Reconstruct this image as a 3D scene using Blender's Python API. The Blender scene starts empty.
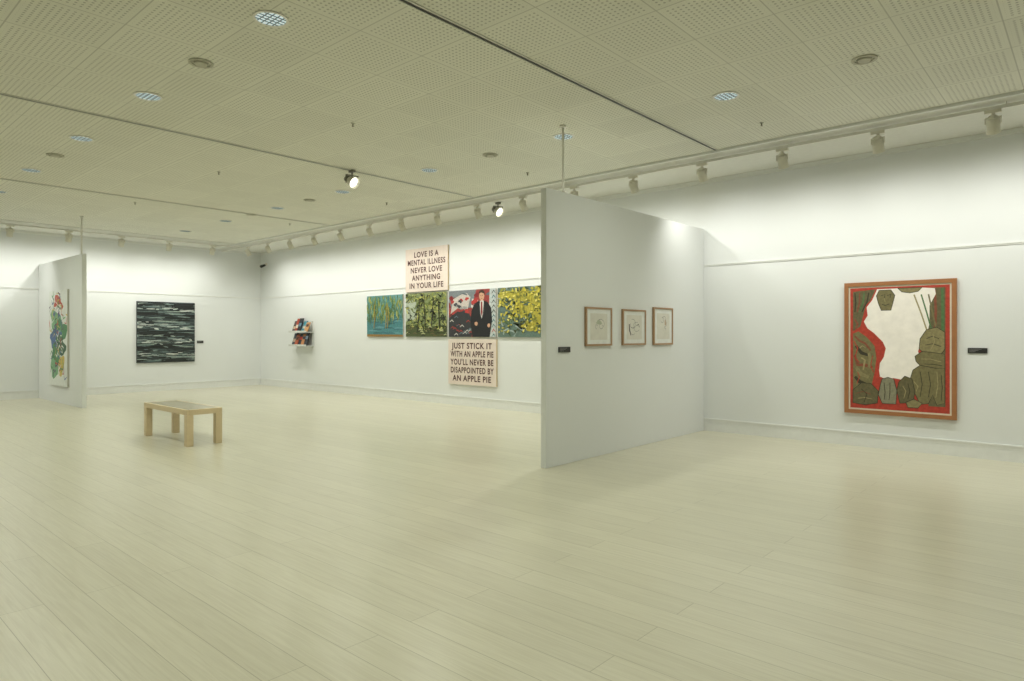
import bpy, math, random
from mathutils import Vector, Matrix

scene = bpy.context.scene
CAM_H = 1.45
XW, YW, ZC = 9.40, 18.10, 3.80       # right wall, back wall, ceiling height
XL, YF = -4.0, -4.0

def lin(c):
    r = []
    for v in c:
        v = v / 255.0
        r.append(v / 12.92 if v <= 0.04045 else ((v + 0.055) / 1.055) ** 2.4)
    return (r[0], r[1], r[2], 1.0)

_m = {}
def base_mat(name, rough=0.6):
    m = bpy.data.materials.new(name)
    m.use_nodes = True
    nt = m.node_tree
    b = nt.nodes['Principled BSDF']
    b.inputs['Roughness'].default_value = rough
    return m, nt, b

def paint(c, rough=0.6, var=0.12, scale=14.0, emit=0.0, metal=0.0):
    key = (tuple(c), rough, var, scale, emit, metal)
    if key in _m: return _m[key]
    m, nt, b = base_mat('paint_%d_%d_%d' % tuple(c), rough)
    l = lin(c)
    n = nt.nodes.new('ShaderNodeTexNoise'); n.inputs['Scale'].default_value = scale
    n.inputs['Detail'].default_value = 3
    g = nt.nodes.new('ShaderNodeNewGeometry')
    nt.links.new(g.outputs['Position'], n.inputs['Vector'])
    r = nt.nodes.new('ShaderNodeValToRGB')
    r.color_ramp.elements[0].position = 0.3; r.color_ramp.elements[1].position = 0.7
    r.color_ramp.elements[0].color = tuple(v * (1 - var) for v in l[:3]) + (1,)
    r.color_ramp.elements[1].color = tuple(min(1, v * (1 + var)) for v in l[:3]) + (1,)
    nt.links.new(n.outputs['Fac'], r.inputs['Fac'])
    nt.links.new(r.outputs['Color'], b.inputs['Base Color'])
    b.inputs['Metallic'].default_value = metal
    if emit > 0:
        b.inputs['Emission Color'].default_value = l
        b.inputs['Emission Strength'].default_value = emit
    _m[key] = m
    return m

def M(nt, op, a, b=None):
    n = nt.nodes.new('ShaderNodeMath'); n.operation = op
    for i, v in enumerate((a, b)):
        if v is None: continue
        if isinstance(v, (int, float)): n.inputs[i].default_value = v
        else: nt.links.new(v, n.inputs[i])
    return n.outputs[0]

def mix(nt, fac, c1, c2):
    n = nt.nodes.new('ShaderNodeMix'); n.data_type = 'RGBA'
    for idx, v in ((0, fac), (6, c1), (7, c2)):
        if isinstance(v, (int, float, tuple)): n.inputs[idx].default_value = v
        else: nt.links.new(v, n.inputs[idx])
    return n.outputs[2]

# ---------------- materials for the shell
def wall_material():
    m, nt, b = base_mat('wall_paint', 0.75)
    g = nt.nodes.new('ShaderNodeNewGeometry')
    n = nt.nodes.new('ShaderNodeTexNoise'); n.inputs['Scale'].default_value = 0.8
    nt.links.new(g.outputs['Position'], n.inputs['Vector'])
    c = mix(nt, n.outputs['Fac'], lin((223, 226, 224)), lin((228, 231, 229)))
    nt.links.new(c, b.inputs['Base Color'])
    n2 = nt.nodes.new('ShaderNodeTexNoise'); n2.inputs['Scale'].default_value = 180
    nt.links.new(g.outputs['Position'], n2.inputs['Vector'])
    bp = nt.nodes.new('ShaderNodeBump'); bp.inputs['Strength'].default_value = 0.03
    nt.links.new(n2.outputs['Fac'], bp.inputs['Height'])
    nt.links.new(bp.outputs['Normal'], b.inputs['Normal'])
    return m

def floor_material():
    m, nt, b = base_mat('laminate_planks', 0.29)
    g = nt.nodes.new('ShaderNodeNewGeometry')
    s = nt.nodes.new('ShaderNodeSeparateXYZ'); nt.links.new(g.outputs['Position'], s.inputs[0])
    c = nt.nodes.new('ShaderNodeCombineXYZ')
    nt.links.new(s.outputs['Y'], c.inputs['X']); nt.links.new(s.outputs['X'], c.inputs['Y'])
    br = nt.nodes.new('ShaderNodeTexBrick')
    br.inputs['Scale'].default_value = 1.0
    br.inputs['Brick Width'].default_value = 2.6
    br.inputs['Row Height'].default_value = 0.195
    br.inputs['Mortar Size'].default_value = 0.0019
    br.inputs['Mortar Smooth'].default_value = 0.2
    br.offset = 0.37; br.offset_frequency = 2
    br.inputs['Color1'].default_value = lin((210, 207, 186))
    br.inputs['Color2'].default_value = lin((204, 201, 180))
    br.inputs['Mortar'].default_value = lin((168, 164, 142))
    nt.links.new(c.outputs[0], br.inputs['Vector'])
    mp = nt.nodes.new('ShaderNodeMapping'); mp.inputs['Scale'].default_value = (0.9, 24, 1)
    nt.links.new(c.outputs[0], mp.inputs['Vector'])
    n = nt.nodes.new('ShaderNodeTexNoise'); n.inputs['Scale'].default_value = 2.2
    n.inputs['Detail'].default_value = 6; n.inputs['Distortion'].default_value = 1.2
    nt.links.new(mp.outputs[0], n.inputs['Vector'])
    r = nt.nodes.new('ShaderNodeValToRGB')
    r.color_ramp.elements[0].position = 0.34; r.color_ramp.elements[0].color = (0.86, 0.845, 0.82, 1)
    r.color_ramp.elements[1].position = 0.62; r.color_ramp.elements[1].color = (1, 1, 1, 1)
    nt.links.new(n.outputs['Fac'], r.inputs['Fac'])
    mu = nt.nodes.new('ShaderNodeMix'); mu.data_type = 'RGBA'; mu.blend_type = 'MULTIPLY'
    mu.inputs[0].default_value = 0.7
    nt.links.new(br.outputs['Color'], mu.inputs[6]); nt.links.new(r.outputs['Color'], mu.inputs[7])
    nt.links.new(mu.outputs[2], b.inputs['Base Color'])
    return m

TILE = 0.6214
def ceiling_material():
    m, nt, b = base_mat('perforated_ceiling_tiles', 0.85)
    g = nt.nodes.new('ShaderNodeNewGeometry')
    s = nt.nodes.new('ShaderNodeSeparateXYZ'); nt.links.new(g.outputs['Position'], s.inputs[0])
    tx = M(nt, 'DIVIDE', M(nt, 'ADD', s.outputs['X'], 20 * TILE - 8.0), TILE)
    ty = M(nt, 'DIVIDE', M(nt, 'ADD', s.outputs['Y'], 20 * TILE - 3.65), TILE)
    fx = M(nt, 'FRACT', tx); fy = M(nt, 'FRACT', ty)
    ex = M(nt, 'ABSOLUTE', M(nt, 'SUBTRACT', fx, 0.5)); ey = M(nt, 'ABSOLUTE', M(nt, 'SUBTRACT', fy, 0.5))
    e = M(nt, 'MAXIMUM', ex, ey)
    inside = M(nt, 'LESS_THAN', e, 0.455)
    N = 15
    dx = M(nt, 'SUBTRACT', M(nt, 'FRACT', M(nt, 'MULTIPLY', fx, N)), 0.5)
    dy = M(nt, 'SUBTRACT', M(nt, 'FRACT', M(nt, 'MULTIPLY', fy, N)), 0.5)
    d = M(nt, 'SQRT', M(nt, 'ADD', M(nt, 'MULTIPLY', dx, dx), M(nt, 'MULTIPLY', dy, dy)))
    dot = M(nt, 'MULTIPLY', M(nt, 'LESS_THAN', d, 0.23), inside)
    joint = M(nt, 'GREATER_THAN', e, 0.492)
    wn = nt.nodes.new('ShaderNodeTexWhiteNoise'); wn.noise_dimensions = '2D'
    cc = nt.nodes.new('ShaderNodeCombineXYZ')
    nt.links.new(M(nt, 'FLOOR', tx), cc.inputs[0]); nt.links.new(M(nt, 'FLOOR', ty), cc.inputs[1])
    nt.links.new(cc.outputs[0], wn.inputs['Vector'])
    base = mix(nt, wn.outputs['Value'], lin((223, 223, 209)), lin((229, 229, 215)))
    c1 = mix(nt, M(nt, 'MULTIPLY', dot, 0.48), base, lin((104, 100, 84)))
    c2 = mix(nt, M(nt, 'MULTIPLY', joint, 0.4), c1, lin((120, 118, 102)))
    nt.links.new(c2, b.inputs['Base Color'])
    return m

def wood(name, c1, c2, rough=0.45, axis=(1, 1, 12)):
    m, nt, b = base_mat(name, rough)
    g = nt.nodes.new('ShaderNodeNewGeometry')
    mp = nt.nodes.new('ShaderNodeMapping'); mp.inputs['Scale'].default_value = axis
    nt.links.new(g.outputs['Position'], mp.inputs['Vector'])
    n = nt.nodes.new('ShaderNodeTexNoise'); n.inputs['Scale'].default_value = 5; n.inputs['Detail'].default_value = 5
    nt.links.new(mp.outputs[0], n.inputs['Vector'])
    nt.links.new(mix(nt, n.outputs['Fac'], lin(c1), lin(c2)), b.inputs['Base Color'])
    return m

MW = wall_material(); MF = floor_material(); MC = ceiling_material()
M_STRIP = paint((218, 218, 208), 0.8, 0.02)
M_TRIM = paint((229, 231, 227), 0.5, 0.02)
M_DARK = paint((40, 40, 38), 0.5)
M_TRACK = paint((228, 227, 218), 0.45, 0.03)
M_LAMP = paint((224, 221, 206), 0.45, 0.04)

# ---------------- mesh builder
class MB:
    def __init__(s): s.v = []; s.f = []; s.fm = []; s.m = []; s.sm = []
    def mi(s, m):
        if m not in s.m: s.m.append(m)
        return s.m.index(m)
    def poly(s, pts, m):
        k = len(s.v); s.v += [tuple(p) for p in pts]
        s.f.append(list(range(k, k + len(pts)))); s.fm.append(s.mi(m)); s.sm.append(False)
    def hexa(s, c, m):
        k = len(s.v); s.v += [tuple(p) for p in c]
        for q in ((0, 3, 2, 1), (4, 5, 6, 7), (0, 1, 5, 4), (1, 2, 6, 5), (2, 3, 7, 6), (3, 0, 4, 7)):
            s.f.append([k + i for i in q]); s.fm.append(s.mi(m)); s.sm.append(False)
    def box(s, a, b, m):
        x0, y0, z0 = a; x1, y1, z1 = b
        s.hexa([(x0, y0, z0), (x1, y0, z0), (x1, y1, z0), (x0, y1, z0), (x0, y0, z1), (x1, y0, z1), (x1, y1, z1), (x0, y1, z1)], m)
    def cyl(s, p0, p1, r0, r1, m, n=20, caps=(True, True)):
        p0 = Vector(p0); p1 = Vector(p1); d = (p1 - p0).normalized()
        a = d.orthogonal().normalized(); b = d.cross(a)
        k = len(s.v)
        for p, r in ((p0, r0), (p1, r1)):
            for i in range(n):
                t = 2 * math.pi * i / n
                s.v.append(tuple(p + a * math.cos(t) * r + b * math.sin(t) * r))
        for i in range(n):
            j = (i + 1) % n
            s.f.append([k + i, k + j, k + n + j, k + n + i]); s.fm.append(s.mi(m)); s.sm.append(True)
        if caps[0]: s.f.append([k + i for i in range(n)][::-1]); s.fm.append(s.mi(m)); s.sm.append(False)
        if caps[1]: s.f.append([k + n + i for i in range(n)]); s.fm.append(s.mi(m)); s.sm.append(False)
    def build(s, name, loc=None, bevel=0, parent=None):
        me = bpy.data.meshes.new(name)
        me.from_pydata(s.v, [], s.f); me.update()
        for m in s.m: me.materials.append(m)
        for i, p in enumerate(me.polygons):
            p.material_index = s.fm[i]; p.use_smooth = s.sm[i]
        return add(name, me, loc, bevel, parent)

def add(name, me, loc=None, bevel=0, parent=None):
    o = bpy.data.objects.new(name, me)
    scene.collection.objects.link(o)
    if loc: o.location = loc
    if bevel:
        md = o.modifiers.new('bevel', 'BEVEL'); md.width = bevel; md.segments = 2; md.limit_method = 'ANGLE'
    if parent: o.parent = parent
    return o

def simple_box(name, a, b, m, bevel=0):
    mb = MB(); mb.box(a, b, m); return mb.build(name, bevel=bevel)

# ---------------- shell
simple_box('floor', (XL, YF, -0.1), (XW, YW, 0), MF)
simple_box('ceiling', (XL, YF, ZC), (XW, YW, ZC + 0.1), MC)
simple_box('wall_right', (XW, YF - 0.2, -0.1), (XW + 0.2, YW + 0.2, ZC + 0.1), MW)
simple_box('wall_back', (XL, YW, -0.1), (XW, YW + 0.2, ZC + 0.1), MW)
simple_box('wall_left', (XL - 0.2, YF, -0.1), (XL, YW + 0.2, ZC + 0.1), MW)
simple_box('wall_front', (XL, YF - 0.2, -0.1), (XW, YF, ZC + 0.1), MW)
# smooth ceiling margin boards along the walls
mb = MB()
mb.box((8.02, YF, ZC - 0.012), (XW, YW, ZC - 0.001), M_STRIP)
mb.box((8.0, YF, ZC - 0.03), (8.04, YW, ZC - 0.001), M_TRIM)
mb.build('trim_1')
mb = MB()
mb.box((XL, 16.72, ZC - 0.012), (8.0, YW, ZC - 0.001), M_STRIP)
mb.build('trim_2')
# recessed dark lighting channels across the ceiling
for i, y in enumerate((-0.70, 3.65, 8.0, 12.35)):
    mb = MB()
    mb.box((XL, y - 0.018, ZC - 0.004), (8.0, y + 0.018, ZC - 0.001), M_DARK)
    mb.box((XL, y - 0.032, ZC - 0.010), (8.0, y - 0.018, ZC - 0.001), M_STRIP)
    mb.box((XL, y + 0.018, ZC - 0.010), (8.0, y + 0.032, ZC - 0.001), M_STRIP)
    mb.build('trim_%d' % (i + 3))

# picture rails
mb = MB()
mb.box((XW - 0.010, YF, 2.475), (XW, YW, 2.490), M_TRIM)
mb.box((XW - 0.016, YF, 2.490), (XW, YW, 2.507), M_TRIM)
mb.build('trim_7')
mb = MB()
mb.box((XL, YW - 0.010, 2.475), (XW - 0.03, YW, 2.490), M_TRIM)
mb.box((XL, YW - 0.016, 2.490), (XW - 0.03, YW, 2.507), M_TRIM)
mb.build('trim_8')
# wall head mouldings
simple_box('trim_9', (XW - 0.03, YF, ZC - 0.07), (XW, YW - 0.03, ZC - 0.013), M_TRIM)
simple_box('trim_10', (XL, YW - 0.03, ZC - 0.07), (XW, YW, ZC - 0.013), M_TRIM)
# baseboards
def baseboard(name, f):
    mb = MB()
    for t, z0, z1 in ((0.014, 0.0, 0.125), (0.008, 0.125, 0.133), (0.014, 0.133, 0.170), (0.020, 0.170, 0.190)):
        a, b = f(t, z0, z1); mb.box(a, b, M_TRIM)
    mb.build(name)
baseboard('baseboard_right', lambda t, a, b: ((XW - t, YF, a), (XW, YW, b)))
baseboard('baseboard_back', lambda t, a, b: ((XL, YW - t, a), (XW - 0.025, YW, b)))

# ---------------- partitions
PY = 4.47
mb = MB(); mb.box((5.573, PY, 0.0), (XW - 0.03, PY + 0.075, 3.04), MW)
mb.build('partition_wall', bevel=0.004)
mb = MB(); mb.box((4.06, 14.93, 0.0), (4.14, YW - 0.03, 3.04), MW)
mb.build('partition_wall', bevel=0.004)
for x, y in ((5.92, PY + 0.037), (4.10, 15.10)):
    mb = MB()
    mb.cyl((0, 0, 3.04), (0, 0, ZC - 0.004), 0.014, 0.014, M_TRACK, 12)
    mb.cyl((0, 0, 3.04), (0, 0, 3.055), 0.032, 0.032, M_TRACK, 16)
    mb.cyl((0, 0, ZC - 0.03), (0, 0, ZC - 0.004), 0.035, 0.035, M_TRACK, 16)
    mb.build('ceiling_support_pole', loc=(x, y, 0))

# ---------------- art frames
class Canvas(MB):
    """flat artwork hung on a wall. o: lower-left corner on the wall, u: direction to the viewer's right, n: out of wall"""
    def __init__(s, o, u, n, w, h):
        super().__init__(); s.o = Vector(o); s.u = Vector(u); s.n = Vector(n); s.w = w; s.h = h; s.d = 0.0; s.k = 0
        s.inset = (0, 0, 1, 1)
    def P(s, a, b, off):
        i = s.inset
        a = i[0] + a * (i[2] - i[0]); b = i[1] + b * (i[3] - i[1])
        return s.o + s.u * (a * s.w) + Vector((0, 0, 1)) * (b * s.h) + s.n * off
    def slab(s, a0, b0, a1, b1, z0, z1, m):
        c = [s.P(a0, b0, z0), s.P(a1, b0, z0), s.P(a1, b0, z1), s.P(a0, b0, z1),
             s.P(a0, b1, z0), s.P(a1, b1, z0), s.P(a1, b1, z1), s.P(a0, b1, z1)]
        s.hexa(c, m)
    def canvas(s, t, m, edge=None):
        s.slab(0, 0, 1, 1, 0.002, t, edge or m); s.d = t
        s.draw([(0.0, 0.0), (1, 0.0), (1, 1), (0, 1)], m)
    def draw(s, pts, m):
        s.k += 1
        off = s.d + 0.0004 + 0.00004 * s.k
        s.poly([s.P(min(1, max(0, a)), min(1, max(0, b)), off) for a, b in pts], m)
    def stroke(s, pts, w, m, taper=0.3):
        n = len(pts); L = []; R = []
        for i, (a, b) in enumerate(pts):
            p = pts[max(0, i - 1)]; q = pts[min(n - 1, i + 1)]
            dx = (q[0] - p[0]) * s.w; dy = (q[1] - p[1]) * s.h; l = math.hypot(dx, dy) or 1
            t = i / max(1, n - 1); ww = w * (taper + (1 - taper) * math.sin(math.pi * min(max(t, .06), .94)))
            L.append((a - dy / l * ww / s.w / 2, b + dx / l * ww / s.h / 2)); R.append((a + dy / l * ww / s.w / 2, b - dx / l * ww / s.h / 2))
        s.draw(L + R[::-1], m)
    def blob(s, cx, cy, rx, ry, m, rnd, jit=0.15, n=18, rot=0):
        ph = [rnd.uniform(0, 6.28) for _ in range(3)]
        pts = []
        for i in range(n):
            t = 2 * math.pi * i / n
            r = 1 + jit * (math.sin(2 * t + ph[0]) * .5 + math.sin(3 * t + ph[1]) * .5 + math.sin(5 * t + ph[2]) * .4)
            x = rx * r * math.cos(t); y = ry * r * math.sin(t)
            pts.append((cx + x * math.cos(rot) - y * math.sin(rot), cy + x * math.sin(rot) + y * math.cos(rot)))
        s.draw(pts, m)
    def frame(s, wd, depth, m, mat_board, rec=0.012):
        fw = wd / s.w; fh = wd / s.h
        s.slab(0, 0, 1, fh, 0.002, depth, m); s.slab(0, 1 - fh, 1, 1, 0.002, depth, m)
        s.slab(0, fh, fw, 1 - fh, 0.002, depth, m); s.slab(1 - fw, fh, 1, 1 - fh, 0.002, depth, m)
        s.slab(fw, fh, 1 - fw, 1 - fh, 0.002, depth - rec, mat_board); s.d = depth - rec
        s.inset = (fw, fh, 1 - fw, 1 - fh)

RU, RN = (0, -1, 0), (-1, 0, 0)
BU, BN = (1, 0, 0), (0, -1, 0)
C = lambda *a: paint(a, 0.55, 0.2, 30)
S = lambda *a: paint(a, 0.6, 0.05, 12)

# --- large framed print on the right wall
frame_red = wood('cherry_frame', (150, 100, 62), (170, 118, 76), 0.4, (1, 3, 3))
cv = Canvas((XW, 2.503, 0.43), RU, RN, 1.233, 1.69)
cv.frame(0.050, 0.045, frame_red, S(214, 206, 186))
o_in = cv.inset
iw = 0.020
cv.inset = (o_in[0] + iw / 1.233, o_in[1] + iw / 1.69, o_in[2] - iw / 1.233, o_in[3] - iw / 1.69)
rnd = random.Random(3)
G1 = C(116, 109, 72); G2 = C(134, 126, 86); G3 = C(98, 92, 62); DK = S(54, 50, 36); RED = C(172, 58, 42); CR = S(240, 235, 226)
GR = C(76, 112, 66); BR = C(120, 70, 46); KH = C(154, 142, 100); RB = C(130, 72, 52)
cv.draw([(0, 0), (1, 0), (1, 1), (0, 1)], RED)
cv.draw([(.03, .97), (.28, .985), (.26, .92), (.17, .86), (.14, .77), (.11, .68), (.03, .64)], G3)
cv.draw([(.03, .62), (.09, .64), (.18, .59), (.26, .52), (.28, .42), (.26, .3), (.22, .16), (.03, .12)], G1)
for i in range(4): cv.stroke([(.05 + i * .05, .96), (.06 + i * .04, .88), (.05 + i * .025, .8)], .02, (DK, RB, GR, DK)[i], .7)
for pts, w, m in ((((.05, .6), (.1, .56), (.16, .54), (.22, .48)), .03, RB), (((.06, .52), (.12, .46), (.2, .44)), .05, DK), (((.05, .44), (.08, .36), (.16, .36), (.24, .34)), .05, RB),
                  (((.2, .46), (.22, .4), (.2, .34)), .05, G2), (((.06, .34), (.12, .28), (.2, .26)), .06, G2), (((.05, .26), (.1, .22), (.18, .2)), .05, DK), (((.12, .42), (.16, .4), (.14, .32)), .03, KH),
                  (((.05, .74), (.08, .70), (.06, .66)), .03, RB), (((.1, .5), (.13, .52), (.17, .5)), .015, KH), (((.08, .3), (.1, .26), (.07, .2)), .012, RED), (((.24, .44), (.22, .36), (.25, .3)), .012, RED), (((.04, .56), (.08, .5), (.05, .42), (.1, .38)), .014, RED)):
    cv.stroke(list(pts), w, m, .6)
cv.draw([(.84, .98), (.96, .98), (.96, .05), (.80, .05), (.80, .5), (.80, .82)], G3)
cv.stroke([(.86, .97), (.87, .8), (.86, .6)], .03, RB, .8)
cv.stroke([(.93, .97), (.935, .75), (.93, .52)], .035, GR, .8)
# cream poured shape
cv.draw([(.28, .985), (.5, .985), (.72, .985), (.86, .975), (.87, .93), (.81, .84), (.81, .7), (.78, .6), (.73, .55), (.70, .48),
         (.72, .42), (.72, .34), (.68, .27), (.62, .26), (.54, .25), (.46, .26), (.38, .25), (.31, .27), (.30, .32), (.31, .38), (.35, .43), (.37, .50), (.34, .55), (.25, .62), (.18, .66),
         (.14, .72), (.18, .77), (.17, .84), (.23, .90)], CR)
cv.stroke([(.28, .985), (.23, .90), (.17, .84), (.18, .77), (.14, .72), (.18, .66), (.25, .62), (.34, .55), (.37, .50), (.35, .43), (.31, .38), (.30, .32), (.31, .27)], 0.018, RED, 1)
for i in range(3):
    cv.stroke([(.66 + i * .07, .93), (.73 + i * .055, .78), (.82 + i * .04, .56)], 0.018, (KH, GR, G1)[i], 1)
def form(pts, m, inner=()):
    cv.draw(pts, m); cv.stroke(list(pts) + [pts[0]], .009, DK, 1)
    for p, c in inner: cv.stroke(list(p), .010, c, .8)
# green head at the top with a collar of leaves
form([(.31, .975), (.43, .975), (.47, .93), (.45, .87), (.43, .81), (.33, .81), (.30, .87), (.28, .93)], G1, (((( .33, .93), (.37, .94), (.36, .90)), DK), (((.39, .93), (.43, .94), (.42, .91)), DK), (((.34, .86), (.37, .85), (.41, .86)), DK), (((.36, .91), (.37, .88)), KH)))
form([(.50, .985), (.74, .985), (.70, .955), (.62, .945), (.54, .955)], G2)
# large seated figure at right
form([(.72, .58), (.78, .65), (.88, .67), (.955, .63), (.955, .5), (.90, .44), (.78, .45), (.71, .50)], G2, ((((.78, .58), (.84, .6), (.9, .58)), DK), (((.77, .53), (.84, .54), (.92, .52)), DK), (((.82, .49), (.86, .56), (.84, .62)), KH)))
form([(.67, .44), (.74, .48), (.86, .47), (.955, .46), (.955, .34), (.84, .33), (.73, .36), (.68, .40)], G1, ((((.73, .42), (.82, .42), (.92, .40)), KH), (((.76, .38), (.84, .38), (.93, .37)), DK)))
form([(.65, .33), (.72, .37), (.86, .35), (.955, .35), (.955, .08), (.88, .06), (.84, .14), (.80, .07), (.72, .06), (.66, .16), (.62, .25)], G1,
     ((((.72, .32), (.74, .22), (.72, .12)), DK), (((.80, .32), (.82, .22), (.80, .12)), DK), (((.88, .32), (.89, .22), (.87, .12)), KH), (((.92, .3), (.93, .2), (.92, .1)), DK), (((.66, .24), (.7, .2), (.68, .16)), KH)))
# forms along the bottom
form([(.32, .20), (.34, .25), (.40, .265), (.46, .25), (.49, .16), (.48, .05), (.34, .05), (.30, .12)], C(132, 130, 106), ((((.36, .22), (.37, .14), (.36, .08)), DK), (((.42, .22), (.42, .14), (.41, .08)), DK)))
form([(.49, .16), (.51, .23), (.57, .28), (.64, .26), (.67, .16), (.65, .07), (.52, .06)], G3, ((((.55, .2), (.58, .16), (.56, .1)), KH), (((.6, .22), (.62, .16), (.6, .1)), DK)))
form([(.03, .15), (.12, .21), (.22, .21), (.30, .15), (.29, .05), (.16, .03), (.03, .04)], G3, ((((.06, .12), (.14, .14), (.22, .12)), RB), (((.08, .08), (.16, .09), (.24, .08)), KH), (((.12, .16), (.18, .12), (.15, .05)), DK)))
form([(.58, .07), (.66, .10), (.74, .07), (.70, .03), (.60, .03)], G2)
cv.build('large_framed_print')

# --- small framed drawings on the partition
tan = wood('oak_frame', (158, 126, 92), (176, 142, 106), 0.45, (3, 1, 3))
PAPER = S(226, 228, 223); PAPER2 = S(214, 212, 200); INK = S(104, 104, 98)
for k, (x0, x1, z0, z1) in enumerate(((6.277, 6.822, 1.315, 1.772), (7.069, 7.627, 1.315, 1.768), (7.835, 8.359, 1.31, 1.815))):
    cv = Canvas((x0, PY, z0), BU, BN, x1 - x0, z1 - z0)
    cv.frame(0.022, 0.03, tan, PAPER, 0.01)
    cv.draw([(.14, .12), (.86, .12), (.86, .88), (.14, .88)], PAPER2)
    rnd = random.Random(20 + k)
    for j in range(4):
        cx = rnd.uniform(.4, .6); cy = rnd.uniform(.35, .7); r = rnd.uniform(.05, .15); t0 = rnd.uniform(0, 6)
        cv.stroke([(cx + r * math.cos(t0 + t * .5) * (1 + .2 * math.sin(t)), cy + r * math.sin(t0 + t * .5)) for t in range(rnd.randint(6, 12))], 0.005, INK, 1)
    if k == 0: cv.blob(.5, .62, .1, .07, S(176, 182, 158), rnd, .3)
    if k == 1: cv.stroke([(.26, .6), (.28, .4), (.34, .25)], .025, S(40, 40, 38), .6); cv.stroke([(.6, .55), (.7, .6), (.74, .5)], .015, S(70, 70, 64), .6)
    if k == 2: cv.blob(.62, .6, .05, .08, S(186, 164, 138), rnd, .3)
    cv.build('framed_drawing')

# --- text canvases
PINK = paint((226, 212, 200), 0.7, 0.03); PEDGE = paint((204, 184, 150), 0.7, 0.05); TXT = paint((80, 44, 40), 0.7, 0.05)
def text_canvas(y_left, w, z0, z1, lines):
    cv = Canvas((XW, y_left, z0), RU, RN, w, z1 - z0)
    cv.canvas(0.04, PINK, PEDGE)
    o = cv.build('text_painting')
    n = len(lines); step = (z1 - z0 - 0.10) / n
    for i, tx in enumerate(lines):
        cu = bpy.data.curves.new('line', 'FONT'); cu.body = tx; cu.size = 0.162; cu.align_x = 'CENTER'; cu.offset = 0.0045
        cu.space_character = 1.15; cu.space_word = 0.9
        to = bpy.data.objects.new('tmp', cu); scene.collection.objects.link(to)
        bpy.context.view_layer.update()
        me = bpy.data.meshes.new_from_object(to.evaluated_get(bpy.context.evaluated_depsgraph_get()))
        wid = to.dimensions.x
        bpy.data.objects.remove(to)
        me.materials.clear(); me.materials.append(TXT)
        t = bpy.data.objects.new('text_line_%d' % (i + 1), me); scene.collection.objects.link(t)
        sx = min(1.0, 1.22 / wid)
        zc = z1 - 0.05 - step * (i + 0.5) - 0.057
        Mx = Matrix(((0, 0, -1, 0), (-1, 0, 0, 0), (0, 1, 0, 0), (0, 0, 0, 1)))
        t.matrix_world = Matrix.Translation((XW - 0.0425, y_left - w / 2, zc)) @ Mx @ Matrix.Diagonal((sx, 1, 1, 1))
        t.parent = o
text_canvas(11.50, 1.37, 2.38, 3.32, ["LOVE IS A", "MENTAL ILLNESS", "NEVER LOVE", "ANYTHING", "IN YOUR LIFE"])
text_canvas(10.11, 1.36, 0.43, 1.355, ["JUST STICK IT", "WITH AN APPLE PIE", "YOU'LL NEVER BE", "DISAPPOINTED BY", "AN APPLE PIE"])

# --- four landscape paintings
EDGE = paint((190, 190, 180), 0.7)
def wall_canvas(y_left, w, z0, z1, bg):
    cv = Canvas((XW, y_left, z0), RU, RN, w, z1 - z0); cv.canvas(0.035, bg, EDGE); return cv
# willow over water
rnd = random.Random(5)
cv = wall_canvas(12.93, 1.33, 1.40, 2.35, C(70, 128, 132))
cv.draw([(0, .45), (1, .5), (1, 1), (0, 1)], C(100, 150, 148))
cv.draw([(0, .0), (1, .0), (1, .05), (0, .06)], C(140, 110, 60))
for i in range(26):
    y = rnd.uniform(.08, .5); x = rnd.uniform(0, .8); cv.stroke([(x, y), (x + .1, y + .01), (x + .25, y)], .04, (C(60, 112, 122), C(96, 146, 152), C(52, 98, 104))[i % 3])
for i in range(260):
    cx = rnd.choice((.12, .2, .3, .5, .56, .62, .75, .9)); x = cx + rnd.uniform(-.14, .14); y = rnd.uniform(.5, 1); l = rnd.uniform(.08, .25)
    cv.stroke([(x, y), (x + rnd.uniform(-.03, .03), y - l * .5), (x + rnd.uniform(-.04, .04), y - l)], rnd.uniform(.02, .045), rnd.choice((C(112, 130, 60), C(140, 154, 74), C(80, 110, 62), C(164, 168, 94), C(90, 124, 84), C(84, 140, 134))))
for x in (.22, .55, .6): cv.stroke([(x, .8), (x + .02, .5), (x - .01, .2)], .03, C(150, 130, 60), .6)
cv.build('landscape_painting')
# dark wooded scene
rnd = random.Random(6)
cv = wall_canvas(11.50, 1.34, 1.40, 2.35, C(132, 144, 96))
cv.draw([(0, .35), (.3, .42), (.26, .8), (0, .9)], C(176, 186, 166))
cv.draw([(0, 0), (1, 0), (1, .22), (0, .28)], C(78, 90, 52))
for i in range(360):
    x = rnd.uniform(0, 1); y = rnd.uniform(.18, 1)
    if x < .28 and .42 < y < .8 and rnd.random() < .6: continue
    cv.stroke([(x, y), (x + rnd.uniform(-.05, .05), y + rnd.uniform(-.05, .05)), (x + rnd.uniform(-.09, .09), y + rnd.uniform(-.1, .1))], rnd.uniform(.018, .04),
              rnd.choice((C(38, 48, 30), C(60, 74, 40), C(104, 118, 54), C(150, 158, 76), C(186, 188, 104), C(180, 182, 110), C(50, 54, 38))))
for x, x2 in ((.30, .36), (.5, .46), (.62, .7), (.84, .8)): cv.stroke([(x, .1), ((x + x2) / 2 + .01, .45), (x2, .85)], .028, C(34, 34, 28), .6)
for i in range(30): x = rnd.random(); y = rnd.uniform(.02, .22); cv.stroke([(x, y), (x + .05, y + .02), (x + .1, y)], .03, rnd.choice((C(176, 180, 130), C(54, 62, 42), C(104, 96, 62))))
cv.build('landscape_painting')
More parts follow.
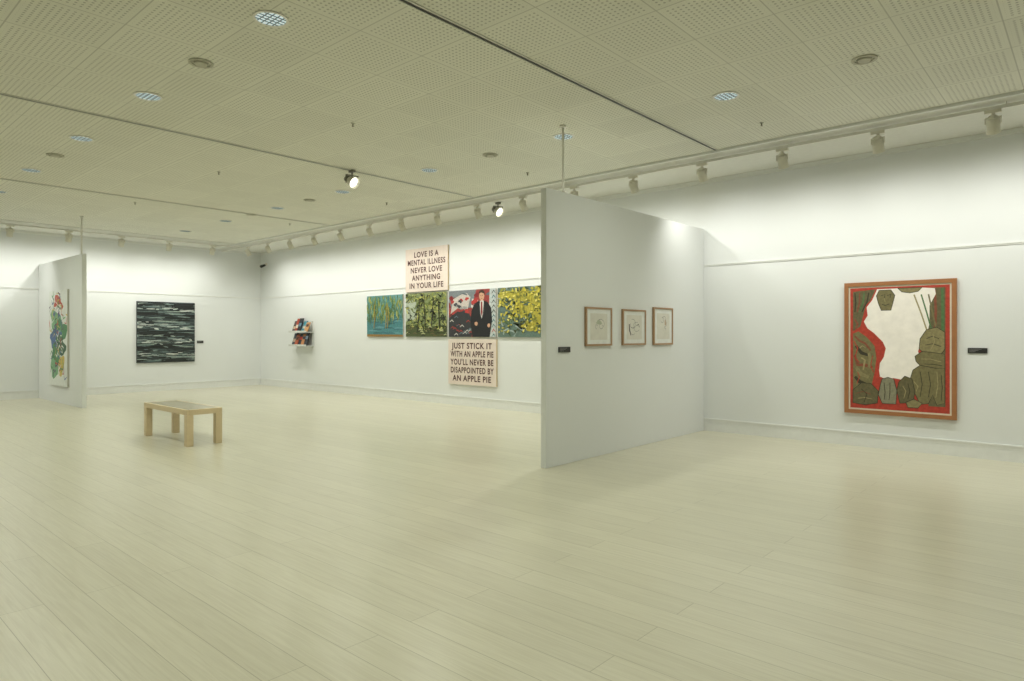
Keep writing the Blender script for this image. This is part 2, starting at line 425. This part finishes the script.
# man in a suit with red clouds
rnd = random.Random(7)
cv = wall_canvas(10.10, 1.335, 1.40, 2.35, C(150, 60, 56))
cv.draw([(0, .62), (.5, .62), (.6, 1), (0, 1)], C(120, 128, 132))
for i in range(30): cv.blob(rnd.random(), rnd.uniform(.45, 1), rnd.uniform(.03, .08), rnd.uniform(.03, .08), rnd.choice((C(180, 56, 52), C(130, 36, 38), C(214, 206, 200), C(96, 106, 112), C(50, 54, 60))), rnd, .35, 11)
cv.draw([(.04, .5), (.2, .62), (.42, .6), (.48, .85), (.3, .92), (.1, .82)], C(200, 192, 184))
for i in range(12): cv.blob(rnd.uniform(.05, .45), rnd.uniform(.5, .88), .04, .035, rnd.choice((C(180, 54, 50), C(60, 64, 70), C(150, 150, 148))), rnd, .3)
cv.draw([(0, 0), (.5, 0), (.55, .3), (.45, .5), (.2, .55), (0, .42)], C(48, 50, 54))
for i in range(26): x = rnd.uniform(0, .45); y = rnd.uniform(.03, .45); cv.stroke([(x, y), (x + .05, y + .04), (x + .09, y)], .025, rnd.choice((C(200, 198, 190), C(96, 116, 124), C(160, 60, 52), C(30, 32, 36))))
cv.draw([(.84, 0), (1, 0), (1, 1), (.88, 1)], C(186, 194, 192))
for i in range(10): cv.stroke([(.92, .1 * i), (.96, .1 * i + .06), (1, .1 * i)], .03, rnd.choice((C(70, 110, 116), C(176, 76, 66), C(70, 74, 70))))
SU = S(26, 28, 32); SK = S(206, 160, 130)
cv.draw([(.52, 0), (.88, 0), (.93, .35), (.91, .6), (.84, .72), (.76, .76), (.66, .76), (.56, .7), (.5, .55), (.48, .3)], SU)
cv.draw([(.67, .76), (.76, .76), (.74, .5), (.715, .38), (.69, .5)], S(218, 218, 212))
cv.draw([(.70, .74), (.73, .74), (.735, .5), (.715, .43), (.697, .5)], S(136, 44, 44))
cv.stroke([(.68, .76), (.66, .6), (.70, .4)], .012, S(60, 62, 66), 1); cv.stroke([(.76, .76), (.78, .6), (.73, .4)], .012, S(60, 62, 66), 1)
cv.blob(.715, .86, .055, .1, SK, rnd, .04); cv.draw([(.655, .86), (.66, .95), (.70, .99), (.75, .98), (.775, .93), (.775, .86), (.755, .91), (.7, .93), (.67, .91)], S(60, 44, 34))
for x in (.695, .735): cv.blob(x, .87, .007, .007, S(30, 26, 24), rnd, 0)
cv.stroke([(.715, .87), (.72, .845), (.712, .84)], .006, S(160, 110, 86), 1)
cv.stroke([(.695, .81), (.715, .805), (.735, .81)], .008, S(130, 60, 50), 1)
cv.blob(.6, .28, .035, .04, SK, rnd, .1); cv.blob(.86, .24, .03, .04, SK, rnd, .1)
cv.build('portrait_painting')
# yellow blossoms
rnd = random.Random(8)
cv = wall_canvas(8.708, 1.36, 1.40, 2.35, C(96, 118, 108))
for i in range(60): x = rnd.random(); y = rnd.random(); cv.stroke([(x, y), (x + rnd.uniform(-.1, .1), y + .08), (x + rnd.uniform(-.2, .2), y + .12)], .05, rnd.choice((C(60, 70, 50), C(160, 176, 172), C(120, 134, 70), C(74, 96, 62))))
for (x, y, rx, ry) in ((.3, .85, .28, .1), (.7, .8, .3, .16), (.85, .45, .2, .2), (.5, .55, .2, .12), (.6, .22, .16, .08)):
    cv.blob(x, y, rx, ry, C(176, 166, 66), rnd, .35, 24)
for i in range(480):
    x = rnd.random(); y = rnd.uniform(.1, .98)
    if y > .62 or x + y > .75 or rnd.random() < .25:
        cv.blob(x, y, rnd.uniform(.01, .028), rnd.uniform(.012, .035), rnd.choice((C(206, 192, 70), C(222, 212, 116), C(186, 176, 66), C(150, 150, 66), C(120, 124, 54), C(66, 76, 46))), rnd, .4, 8)
cv.build('landscape_painting')

# --- dark striped seascape on back wall
rnd = random.Random(9)
cv = Canvas((6.108, YW, 0.73), BU, BN, 1.42, 1.56); cv.canvas(0.04, C(52, 60, 62), C(60, 66, 68))
def hs(y, w, m, x0=None, x1=None):
    x0 = rnd.uniform(-.1, .85) if x0 is None else x0; x1 = x0 + rnd.uniform(.06, .35) if x1 is None else x1
    n = 6; sl = rnd.uniform(-.02, .02)
    cv.stroke([(x0 + (x1 - x0) * i / (n - 1), y + sl * i / (n - 1) + rnd.uniform(-.002, .002)) for i in range(n)], w, m, .35)
cols = (C(26, 30, 30), C(40, 46, 46), C(96, 114, 112), C(128, 146, 140), C(70, 84, 84), C(160, 174, 164))
for i in range(300): hs(rnd.uniform(.02, .98), rnd.uniform(.015, .06), rnd.choice(cols[1:5] if rnd.random() < .8 else cols))
for y, x in ((.95, .3), (.93, .8), (.80, .2), (.74, .6), (.76, .9), (.48, .3), (.44, .7), (.26, .5), (.24, .1), (.20, .85), (.06, .7)):
    for j in range(6): hs(y + rnd.uniform(-.035, .035), .05, cols[j % 2], x - rnd.uniform(.12, .3), x + rnd.uniform(.12, .3))
for i in range(90): hs(rnd.uniform(.03, .97), rnd.uniform(.012, .03), rnd.choice((cols[2], cols[3], cols[4], cols[5])))
for y in (.87, .64, .60, .57, .36, .33, .13):
    for j in range(10):
        x = rnd.uniform(-.05, .9); hs(y + rnd.uniform(-.03, .03), rnd.uniform(.012, .04), rnd.choice((C(182, 194, 186), C(146, 160, 156), C(206, 212, 204))), x, x + rnd.uniform(.05, .22))
for i in range(50): hs(rnd.uniform(.03, .97), rnd.uniform(.008, .02), cols[rnd.choice((0, 0, 1, 4))])
cv.build('abstract_seascape_painting')

# --- colourful tall canvas on the left partition
rnd = random.Random(10)
cv = Canvas((4.06, 17.07, 0.37), RU, RN, 1.31, 2.01); cv.canvas(0.035, S(220, 224, 218), S(190, 188, 176))
PAL = (C(80, 134, 90), C(56, 98, 70), C(76, 104, 150), C(190, 84, 66), C(206, 182, 90), C(126, 174, 130), C(90, 66, 104), C(228, 228, 222))
for x, y, rx, ry, c in ((.5, .86, .24, .08, 3), (.5, .8, .18, .06, 7), (.4, .66, .34, .12, 5), (.66, .58, .28, .12, 0), (.35, .5, .30, .1, 2), (.64, .42, .28, .1, 1), (.4, .3, .30, .12, 0), (.3, .18, .24, .09, 5), (.68, .22, .16, .1, 4)):
    cv.blob(x, y, rx, ry, PAL[c], rnd, .3)
for i in range(100):
    x = rnd.gauss(.48, .21); y = rnd.uniform(.10, .94); a = rnd.uniform(0, 6.28)
    cv.stroke([(x, y), (x + .1 * math.cos(a), y + .05 * math.sin(a)), (x + .16 * math.cos(a + .9), y + .09 * math.sin(a + .9))], rnd.uniform(.02, .05), rnd.choice(PAL))
cv.build('colourful_figure_painting')

# ---------------- wall labels
LB = paint((40, 40, 40), 0.4); LW = paint((150, 150, 146), 0.5)
def label(o, u, n, w, h):
    cv = Canvas(o, u, n, w, h)
    cv.slab(0, 0, 1, 1, 0.002, 0.012, LB); cv.d = 0.012
    for i in range(3): cv.draw([(.08, .74 - i * .24), (.7 - .15 * i, .74 - i * .24), (.7 - .15 * i, .80 - i * .24), (.08, .80 - i * .24)], LW)
    cv.build('wall_label')
label((XW, 1.166, 1.23), RU, RN, 0.19, 0.062)
label((5.784, PY, 1.25), BU, BN, 0.21, 0.062)
label((7.60, YW, 1.215), BU, BN, 0.17, 0.070)

# ---------------- magazine shelf
root = bpy.data.objects.new('magazine_shelf', None); scene.collection.objects.link(root); root.location = (XW, 15.7, 1.1)
def childbox(mb, name): 
    o = mb.build(name); o.parent = root; o.matrix_parent_inverse = Matrix.Translation((-XW, -15.7, -1.1)); return o
SH = paint((206, 208, 202), 0.4)
mb = MB()
for z in (1.14, 1.50):
    mb.box((XW - 0.23, 15.28, z), (XW - 0.002, 16.14, z + 0.02), SH)
    mb.box((XW - 0.235, 15.28, z), (XW - 0.225, 16.14, z + 0.05), SH)
mb.box((XW - 0.02, 15.32, 1.10), (XW - 0.002, 15.36, 1.80), SH); mb.box((XW - 0.02, 16.06, 1.10), (XW - 0.002, 16.10, 1.80), SH)
childbox(mb, 'shelf_boards')
mb = MB(); rnd = random.Random(12)
rows = {1.162: [((60, 66, 76), (200, 180, 160)), ((178, 92, 60), (90, 60, 50)), ((52, 60, 70), (190, 60, 50)), ((190, 130, 80), (60, 70, 90)), ((46, 50, 58), (150, 170, 190))],
        1.522: [((70, 54, 50), (200, 180, 150)), ((170, 70, 50), (220, 210, 190)), ((34, 38, 46), (90, 130, 150)), ((70, 140, 156), (210, 200, 180)), ((200, 150, 100), (70, 50, 40))]}
for z, row in rows.items():
    y = 16.11
    for c1, c2 in row:
        w = rnd.uniform(.145, .165); h = rnd.uniform(.24, .36); x0 = XW - 0.20 + rnd.uniform(0, .05); lean = .10
        mb.hexa([(x0, y, z), (x0 + .025, y, z), (x0 + .025, y - w, z), (x0, y - w, z),
                 (x0 + lean, y, z + h), (x0 + lean + .025, y, z + h), (x0 + lean + .025, y - w, z + h), (x0 + lean, y - w, z + h)], S(*c1))
        f0 = rnd.uniform(.25, .6); f1 = f0 + .25
        mb.poly([(x0 + lean * f0 - .002, y - .02, z + h * f0), (x0 + lean * f0 - .002, y - w + .02, z + h * f0), (x0 + lean * f1 - .002, y - w + .02, z + h * f1), (x0 + lean * f1 - .002, y - .02, z + h * f1)], S(*c2))
        y -= w + 0.008
childbox(mb, 'magazines')

# ---------------- bench
ply = wood('birch_bench', (210, 190, 152), (222, 204, 168), 0.4, (2, 2, 6))
top_m = wood('bench_seat_board', (168, 162, 138), (180, 174, 150), 0.25, (6, 1, 6))
x0, x1, y0, y1 = 3.56, 4.02, 8.78, 10.25
root = bpy.data.objects.new('wooden_bench', None); scene.collection.objects.link(root); root.location = (3.81, 9.5, 0)
def benchpart(name, a, b, m, bv=0.004):
    o = simple_box(name, a, b, m, bv); o.parent = root; o.matrix_parent_inverse = Matrix.Translation((-3.81, -9.5, 0)); return o
i = 0
for xa in (x0, x1 - .085):
    for ya in (y0, y1 - .085):
        i += 1; benchpart('leg_%d' % i, (xa, ya, 0), (xa + .085, ya + .085, .405), ply)
benchpart('rail_front', (x0, y0, .405), (x0 + .03, y1, .475), ply)
benchpart('rail_rear', (x1 - .03, y0, .405), (x1, y1, .475), ply)
benchpart('rail_side_1', (x0 + .03, y0, .405), (x1 - .03, y0 + .03, .475), ply)
benchpart('rail_side_2', (x0 + .03, y1 - .03, .405), (x1 - .03, y1, .475), ply)
benchpart('seat', (x0 + .03, y0 + .03, .43), (x1 - .03, y1 - .03, .474), top_m, 0.002)

# ---------------- ceiling downlights, vents, sprinklers
GLOW = paint((206, 224, 230), 0.3, 0.02, 10, emit=0.62)
def ring(mb, ri, ro, z0, z1, m, n=32):
    for k in range(n):
        a = 2 * math.pi * k / n; b = 2 * math.pi * (k + 1) / n
        q = [(ri * math.cos(a), ri * math.sin(a)), (ro * math.cos(a), ro * math.sin(a)), (ro * math.cos(b), ro * math.sin(b)), (ri * math.cos(b), ri * math.sin(b))]
        mb.hexa([(p[0], p[1], z0) for p in q] + [(p[0], p[1], z1) for p in q], m)
mb = MB()
ring(mb, .108, .128, -.010, -.0015, M_TRACK)
mb.cyl((0, 0, -.004), (0, 0, -.0015), .109, .109, GLOW, 32)
LV = paint((110, 124, 126), 0.3)
for t in (-.06, -.02, .02, .06):
    l = math.sqrt(.107 ** 2 - t * t)
    mb.box((-l, t - .003, -.009), (l, t + .003, -.0045), LV); mb.box((t - .003, -l, -.009), (t + .003, l, -.0045), LV)
dl = mb.build('ceiling_downlight', loc=(2.47, 4.6, ZC)).data
DL = [(2.47, y) for y in (4.6,)] + [(2.47, y) for y in (0.2, 2.4, 7.0, 9.1, 11.4, 13.5, 15.5)] + [(6.25, y) for y in (0.3, 2.75, 4.75, 7.15, 9.3, 11.4, 13.5, 15.5)] + [(-1.3, y) for y in (0.2, 4.6, 9.1, 13.5)]
for p in DL[1:]: add('ceiling_downlight', dl, (p[0], p[1], ZC))
for p in DL:
    L = bpy.data.lights.new('downlight_lamp', 'SPOT'); L.energy = 86; L.spot_size = math.radians(160); L.spot_blend = 1.0
    L.shadow_soft_size = 0.03; L.color = (0.98, 1.0, 0.875)
    lo = bpy.data.objects.new('downlight_lamp', L); scene.collection.objects.link(lo); lo.location = (p[0], p[1], ZC - 0.045)
VT = paint((182, 180, 162), 0.6)
mb = MB(); ring(mb, .075, .10, -.012, -.0015, VT); mb.cyl((0, 0, -.02), (0, 0, -.0015), .05, .06, VT, 24)
vt = mb.build('ceiling_vent', loc=(6.2, 1.5, ZC)).data
for p in ((2.47, 5.8), (6.25, 5.95), (2.47, 10.2), (6.25, 10.3), (6.25, 12.4), (2.47, 14.5), (2.47, 1.4)): add('ceiling_vent', vt, (p[0], p[1], ZC))
SPK = paint((120, 116, 96), 0.5)
mb = MB(); mb.cyl((0, 0, -.008), (0, 0, -.0015), .02, .024, VT, 16); mb.cyl((0, 0, -.035), (0, 0, -.007), .006, .006, SPK, 10); mb.cyl((0, 0, -.039), (0, 0, -.035), .013, .013, SPK, 12)
sp = mb.build('fire_sprinkler', loc=(4.3, 6.2, ZC)).data
for p in ((4.3, 9.5), (4.3, 12.8), (1.0, 6.2), (1.0, 9.5), (7.3, 2.8), (7.3, 6.2), (7.3, 9.5), (1.2, 12.8), (7.3, 12.8)): add('fire_sprinkler', sp, (p[0], p[1], ZC))

# ---------------- lighting tracks and spots
TX, TY, TZ = 8.25, 16.95, 3.745
simple_box('lighting_track', (TX - .018, YF + .01, TZ - .018), (TX + .018, YW - .05, TZ + .018), M_TRACK)
simple_box('lighting_track', (XL + .01, TY - .018, TZ - .018), (TX - .03, TY + .018, TZ + .018), M_TRACK)
mb = MB()
y = YF + .5
while y < YW - .2:
    mb.cyl((TX, y, TZ + .018), (TX, y, ZC - .012), .007, .007, M_TRACK, 8); y += 2.1
x = XL + .5
while x < TX - .2:
    mb.cyl((x, TY, TZ + .018), (x, TY, ZC - .012), .007, .007, M_TRACK, 8); x += 2.1
mb.build('track_hangers')
FACE = paint((240, 236, 214), 0.3, 0.02, 10, emit=1.0)
def spot_mesh():
    mb = MB()   # local: +X is towards the wall; origin at track centre
    mb.box((-.022, -.07, -.05), (.022, .07, -.0185), M_LAMP)
    mb.cyl((0, 0, -.05), (0, 0, -.09), .016, .016, M_LAMP, 14)
    mb.box((-.012, -.07, -.10), (.012, .07, -.088), M_LAMP)
    mb.box((-.012, -.07, -.16), (.012, -.062, -.088), M_LAMP); mb.box((-.012, .062, -.16), (.012, .07, -.088), M_LAMP)
    d = Vector((.50, 0, -.866)); c = Vector((0, 0, -.15))
    mb.cyl(c - d * .075, c - d * .05, .035, .052, M_LAMP, 24)
    mb.cyl(c - d * .05, c + d * .085, .058, .058, M_LAMP, 24, (True, False))
    mb.cyl(c + d * .070, c + d * .072, .055, .055, FACE, 24)
    mb.cyl(c + d * .085, c + d * .10, .062, .062, M_LAMP, 24, (False, False))
    return mb
first = None
def put_spot(x, y, rz):
    global first
    if first is None:
        o = spot_mesh().build('track_spotlight', loc=(x, y, TZ)); first = o.data
    else: o = add('track_spotlight', first, (x, y, TZ))
    o.rotation_euler = (0, 0, rz)
    L = bpy.data.lights.new('spot_lamp', 'SPOT'); L.energy = 49; L.spot_size = math.radians(150); L.spot_blend = 1.0
    L.shadow_soft_size = 0.05; L.color = (1.0, 0.99, 0.935)
    lo = bpy.data.objects.new('spot_lamp', L); scene.collection.objects.link(lo)
    out = Vector((math.cos(rz), math.sin(rz), 0))
    lo.location = Vector((x, y, TZ - .15)) + out * .06 + Vector((0, 0, -.11))
    lo.rotation_euler = (out * 0.75 + Vector((0, 0, -1.5))).to_track_quat('-Z', 'Y').to_euler()
y = -2.34
while y < 16.7:
    put_spot(TX, y, 0.0); y += 1.05
x = 3.31 - 1.05 * 5
while x < 7.9:
    put_spot(x, TY, math.pi / 2); x += 1.05

# adjustable floodlights hung from the ceiling
FL = paint((255, 253, 240), 0.3, 0.01, 10, emit=2.6)
M_GREY = paint((120, 118, 106), 0.4)
def flood(x, y, z, yaw):
    mb = MB()
    mb.box((-.03, -.05, .12), (.03, .05, .15), M_GREY); mb.cyl((0, 0, .04), (0, 0, .12), .012, .012, M_GREY, 12)
    mb.box((-.095, -.012, .07), (.095, .012, .082), M_GREY)
    mb.box((-.095, -.012, -.04), (-.087, .012, .075), M_GREY); mb.box((.087, -.012, -.04), (.095, .012, .075), M_GREY)
    d = Vector((.3, -.82, -.48)).normalized(); c = Vector((0, 0, -.01))
    mb.cyl(c - d * .12, c - d * .05, .045, .058, M_GREY, 28)
    mb.cyl(c - d * .05, c + d * .05, .058, .084, M_LAMP, 28, (True, False))
    mb.cyl(c + d * .030, c + d * .032, .070, .070, FL, 28)
    mb.cyl(c + d * .05, c + d * .058, .086, .086, M_LAMP, 28, (False, False))
    o = mb.build('ceiling_floodlight', loc=(x, y, z)); o.rotation_euler = (0, 0, math.radians(yaw)); return o
flood(5.52, 7.98, ZC - .155, -8)
flood(8.54, 7.94, ZC - .165, -20)

# small security camera in the corner
mb = MB(); mb.box((-.02, -.03, -.03), (.0, .03, .03), M_LAMP); mb.cyl((-.01, 0, 0), (-.10, 0, -.03), .01, .01, M_LAMP, 10); mb.cyl((-.06, .0, -.03), (-.20, -.06, -.08), .035, .04, M_DARK, 16)
mb.build('security_camera', loc=(XW, YW - .35, 3.45))

# ---------------- world + camera
w = bpy.data.worlds.new('world'); scene.world = w; w.use_nodes = True
w.node_tree.nodes['Background'].inputs[0].default_value = (0.5, 0.5, 0.45, 1); w.node_tree.nodes['Background'].inputs[1].default_value = 0.3
cd = bpy.data.cameras.new('camera'); cam = bpy.data.objects.new('camera', cd); scene.collection.objects.link(cam)
cd.sensor_width = 36; cd.lens = 36 * 660 / 1024; cd.shift_y = -6 / 1024
cam.location = (0, 0, CAM_H)
fwd = Vector((0.7466, 0.6652, 0))
cam.rotation_euler = fwd.to_track_quat('-Z', 'Y').to_euler()
scene.camera = cam
scene.view_settings.view_transform = 'Standard'
scene.view_settings.look = 'None'
scene.view_settings.exposure = 0.0
